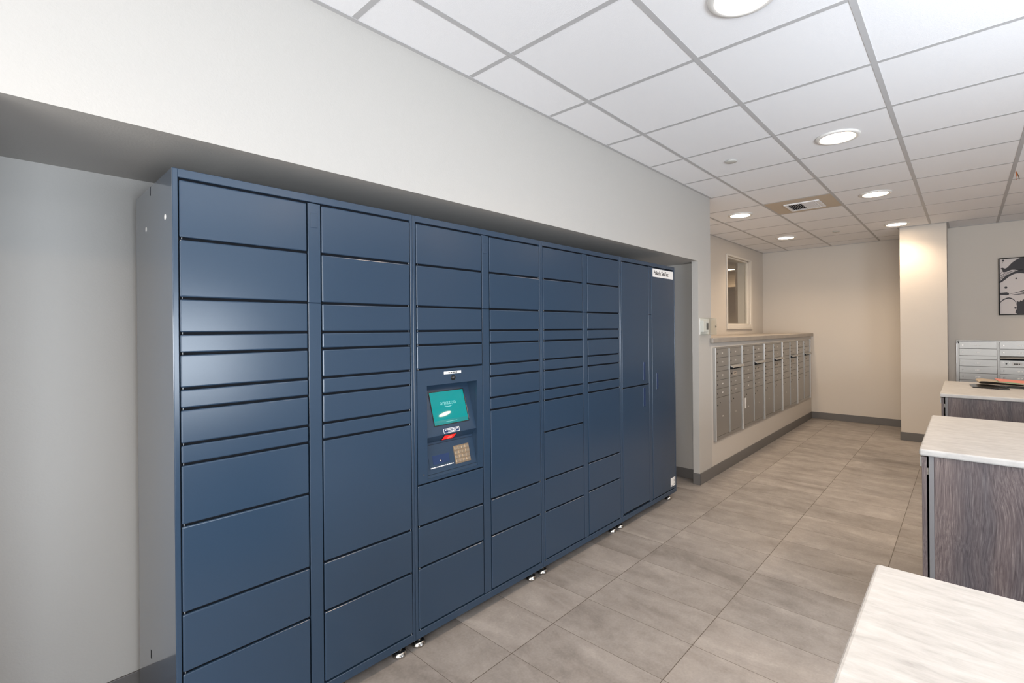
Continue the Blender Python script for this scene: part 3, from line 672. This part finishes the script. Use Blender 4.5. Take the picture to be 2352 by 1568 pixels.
# ------------------------------------------------------------------ wall art
root = thing('wall_art_print', 'black framed abstract print with dark brush strokes on a pale ground', 'picture', (XA, -0.65, 1.565))
AY, AZ, AS = -0.304, 1.565, 0.686
def AF(u, v, w_=0.0): return Vector((XA-0.018-w_, AY-u, AZ+v))
fr = MB(); fw = 0.010
for u0, u1, v0, v1 in [(0, fw, 0, AS), (AS-fw, AS, 0, AS), (fw, AS-fw, 0, fw), (fw, AS-fw, AS-fw, AS)]:
    fr.box(XA-0.030, XA-0.0005, AY-u1, AY-u0, AZ+v0, AZ+v1)
fr.build('picture_frame', M['matte_black'], root)
cvs = MB().box(XA-0.018, XA-0.001, AY-AS+fw, AY-fw, AZ+fw, AZ+AS-fw).build('print', M['art_paper'], root)
def pz(x, y): return ((x-1275)*0.000733, (1272-y)*0.001009)
def smooth2(pts, k=3):
    out = []; n = len(pts)
    for i in range(n):
        p0, p1, p2, p3 = pts[i-1], pts[i], pts[(i+1) % n], pts[(i+2) % n]
        for j in range(k):
            t_ = j/k
            out.append(tuple(0.5*((2*p1[c])+(-p0[c]+p2[c])*t_+(2*p0[c]-5*p1[c]+4*p2[c]-p3[c])*t_*t_+(-p0[c]+3*p1[c]-3*p2[c]+p3[c])*t_**3) for c in (0, 1)))
    return out
def stroke(pts, sm=True):
    if sm and len(pts) > 6: pts = smooth2(pts)
    P = [pz(*p) for p in pts]; P = [(min(max(u, fw+0.001), AS-fw-0.001), min(max(v, fw+0.001), AS-fw-0.001)) for u, v in P]
    m = MB(); m.prism(P, lambda p: AF(p[0], p[1], 0.0001), lambda p: AF(p[0], p[1], 0.0010)); m.build('brush_stroke', M['art_ink'], cvs)
def band(mid, th):
    up = [(x, y-t_/2) for (x, y), t_ in zip(mid, th)]; lo = [(x, y+t_/2) for (x, y), t_ in zip(mid, th)]; stroke(up+lo[::-1])
def dot(x, y, r): stroke([(x+r*1.25*math.cos(a_), y+r*0.9*math.sin(a_)) for a_ in [2*math.pi*k/12 for k in range(12)]])
stroke([(1302, 712), (1325, 704), (1352, 716), (1385, 700), (1420, 665), (1455, 638), (1505, 612), (1578, 592), (1700, 590), (1850, 640), (1870, 700), (1780, 720), (1660, 735), (1578, 742), (1520, 748), (1470, 738), (1420, 738), (1368, 757), (1330, 757), (1322, 735)])
band([(1280, 884), (1320, 855), (1360, 825), (1410, 795), (1470, 770), (1540, 762), (1620, 778), (1700, 820), (1760, 900)], [12, 34, 40, 30, 28, 42, 46, 50, 20])
for (xa, ya, xb, yb, xc, yc) in [(1278, 786, 1312, 760, 1340, 742), (1278, 806, 1350, 772, 1500, 738), (1278, 830, 1350, 790, 1440, 755), (1278, 850, 1330, 815, 1400, 780)]:
    band([(xa, ya), (xb, yb), (xc, yc)], [7, 6, 3])
for x, y, r in [(1330, 621, 13), (1327, 645, 4), (1483, 841, 10), (1361, 944, 14), (1470, 1190, 12)]: dot(x, y, r)
stroke([(1280, 1004), (1370, 1000), (1398, 1010), (1396, 1030), (1370, 1037), (1280, 1028)])
band([(1410, 1022), (1480, 1008), (1578, 988), (1800, 970)], [3, 6, 10, 12]); band([(1420, 1036), (1500, 1030), (1578, 1027), (1800, 1030)], [3, 8, 6, 4]); band([(1500, 1018), (1578, 1012), (1760, 1006)], [3, 10, 5])
band([(1280, 1140), (1300, 1112), (1335, 1086), (1390, 1070), (1440, 1084), (1472, 1118), (1486, 1165)], [14, 12, 14, 14, 12, 10, 6])
stroke([(1485, 1112), (1515, 1120), (1530, 1100), (1545, 1112), (1560, 1092), (1600, 1105), (1700, 1090), (1800, 1120), (1820, 1262), (1492, 1262), (1488, 1190)])

# ------------------------------------------------------------------ ceiling fittings
def downlight(x, y, label, grp='round downlights in the white ceiling'):
    root = thing('downlight', label, 'ceiling light', (x, y, HC-0.012), grp)
    MB().lathe((x, y, HC), (0, 0, -1), [(0.0985, -0.0030), (0.0985, 0.0065), (0.104, 0.0095), (0.122, 0.0075), (0.127, 0.003), (0.128, -0.0030), (0.0985, -0.0030)], 56).build('trim_ring', M['white'], root, smooth=True)
    MB().lathe((x, y, HC), (0, 0, -1), [(0.0, 0.0062), (0.08, 0.0062), (0.0985, 0.0055), (0.0985, -0.001), (0, -0.001)], 48).build('light_diffuser', M['lens'], root)
    l = bpy.data.lights.new('downlight_lamp', 'SPOT'); l.energy = LED_WATTS; l.color = WARM; l.spot_size = math.radians(146); l.spot_blend = 0.75; l.shadow_soft_size = 0.085
    o = bpy.data.objects.new('downlight_lamp', l); C.objects.link(o); o.location = (0, 0, -0.004); o.parent = root
GX = [1.889, 3.718, 5.547, 7.375]
for x, y, lb_ in [(GX[0], 0.612, 'large looking round downlight cut off by the top edge of the photo'),
                  (GX[1], 0.617, 'round lit downlight up right of the small round sprinkler cover, second from the top edge'),
                  (GX[2], 0.620, 'round lit downlight right of the ceiling air vent'),
                  (GX[3], 0.617, 'round lit downlight beside the top of the pale pillar'),
                  (GX[2], 1.850, 'round lit downlight close to the end of the niche wall, left of the air vent'),
                  (GX[3], 1.850, 'round lit downlight nearest the far wall corner, above the pass-through window wall'),
                  (GX[0], -1.212, 'round downlight outside the frame over the nearest counter'),
                  (GX[1], -1.212, 'round downlight outside the frame over the middle counter'),
                  (GX[2], -1.212, 'round downlight outside the frame over the farthest counter'),
                  (0.06, 0.617, 'round downlight outside the frame above the camera'),
                  (0.06, -1.212, 'round downlight outside the frame right of the camera'),
                  (-1.77, 0.617, 'round downlight outside the frame behind the camera'),
                  (4.937, -2.42, 'round downlight added outside the frame near the right wall to mirror in the touch screen')]:  # last one is an unseen extra, added for the glint on the screen
    downlight(x, y, lb_)
downlight(10.50, 3.72, 'round lit ceiling light seen through the pass-through window', None)
root = thing('office_fill_light', 'unseen light panel added to brighten the inner office, hidden behind the window wall', 'ceiling light', (7.0, 4.8, HC-0.03))
MB().box(6.4, 7.6, 4.6, 5.0, HC-0.03, HC+0.005, 0.01).build('light_panel', emis('office fill glow', WARM, 20.0), root)  # glowing panel out of view, added to brighten the room behind the window

for x, y, lb_ in [(3.703, 1.297, 'small round white sprinkler cover in the near ceiling, left of a downlight'),
                  (7.388, 1.252, 'small round sprinkler cover in the far ceiling between two downlights')]:
    t_ = MB().lathe((x, y, HC+0.006), (0, 0, -1), [(0, 0.014), (0.038, 0.0135), (0.042, 0.011), (0.042, 0.007), (0.034, 0.006), (0.034, 0.0), (0, 0)], 36)
    tag(t_.build('sprinkler_cover', M['cover_grey'], smooth=True), lb_, 'sprinkler', 'sprinkler covers in the ceiling')
# air vent on its own metal panel
root = thing('air_vent', 'beige metal ceiling panel with a louvered air vent', 'air vent', (5.547, 1.227, HC-0.012))
vp = MB(); vx0, vx1, vy0, vy1 = 5.412, 5.722, 1.070, 1.362
for x0, x1, y0, y1 in [(5.254, vx0, 0.934, 1.520), (vx1, 5.840, 0.934, 1.520), (vx0, vx1, 0.934, vy0), (vx0, vx1, vy1, 1.520)]: vp.box(x0, x1, y0, y1, HC+0.0008, HC+0.0030)
vp.build('metal_panel', M['vent_panel'], root)
vf = MB()
for x0, x1, y0, y1 in [(vx0-0.012, vx0+0.012, vy0-0.012, vy1+0.012), (vx1-0.012, vx1+0.012, vy0-0.012, vy1+0.012), (vx0+0.012, vx1-0.012, vy0-0.012, vy0+0.012), (vx0+0.012, vx1-0.012, vy1-0.012, vy1+0.012)]: vf.box(x0, x1, y0, y1, HC-0.010, HC+0.0005)
vf.build('vent_frame', M['vent_white'], root)
MB().box(vx0, vx1, vy0, vy1, HC+0.0010, HC+0.003).build('vent_throat', M['dark'], root)
for k in range(14):                                    # two banks of blades turned opposite ways
    y = vy0+0.022+k*(vy1-vy0-0.044)/13; sgn = -1 if k < 7 else 1
    rot = Matrix.Rotation(sgn*math.radians(38), 4, 'X')
    MB().box(vx0+0.012, vx1-0.012, y-0.0085, y+0.0085, HC-0.0075, HC-0.0065, 0, rot=rot).build('louver_blade', M['vent_white'], root)

root = thing('loose_wires', 'short orange and brown wires hanging from the ceiling grid at the right edge', 'wire', (5.57, -0.32, HC-0.066))
MB().tube([(5.57, -0.315, HC+0.002), (5.57, -0.318, HC-0.02), (5.565, -0.321, HC-0.042), (5.567, -0.320, HC-0.066)], 0.0028).build('orange_wire', M['orange_wire'], root)
MB().tube([(5.575, -0.318, HC+0.002), (5.575, -0.325, HC-0.02), (5.572, -0.331, HC-0.042), (5.572, -0.334, HC-0.063)], 0.0026).build('brown_wire', M['brown_wire'], root)
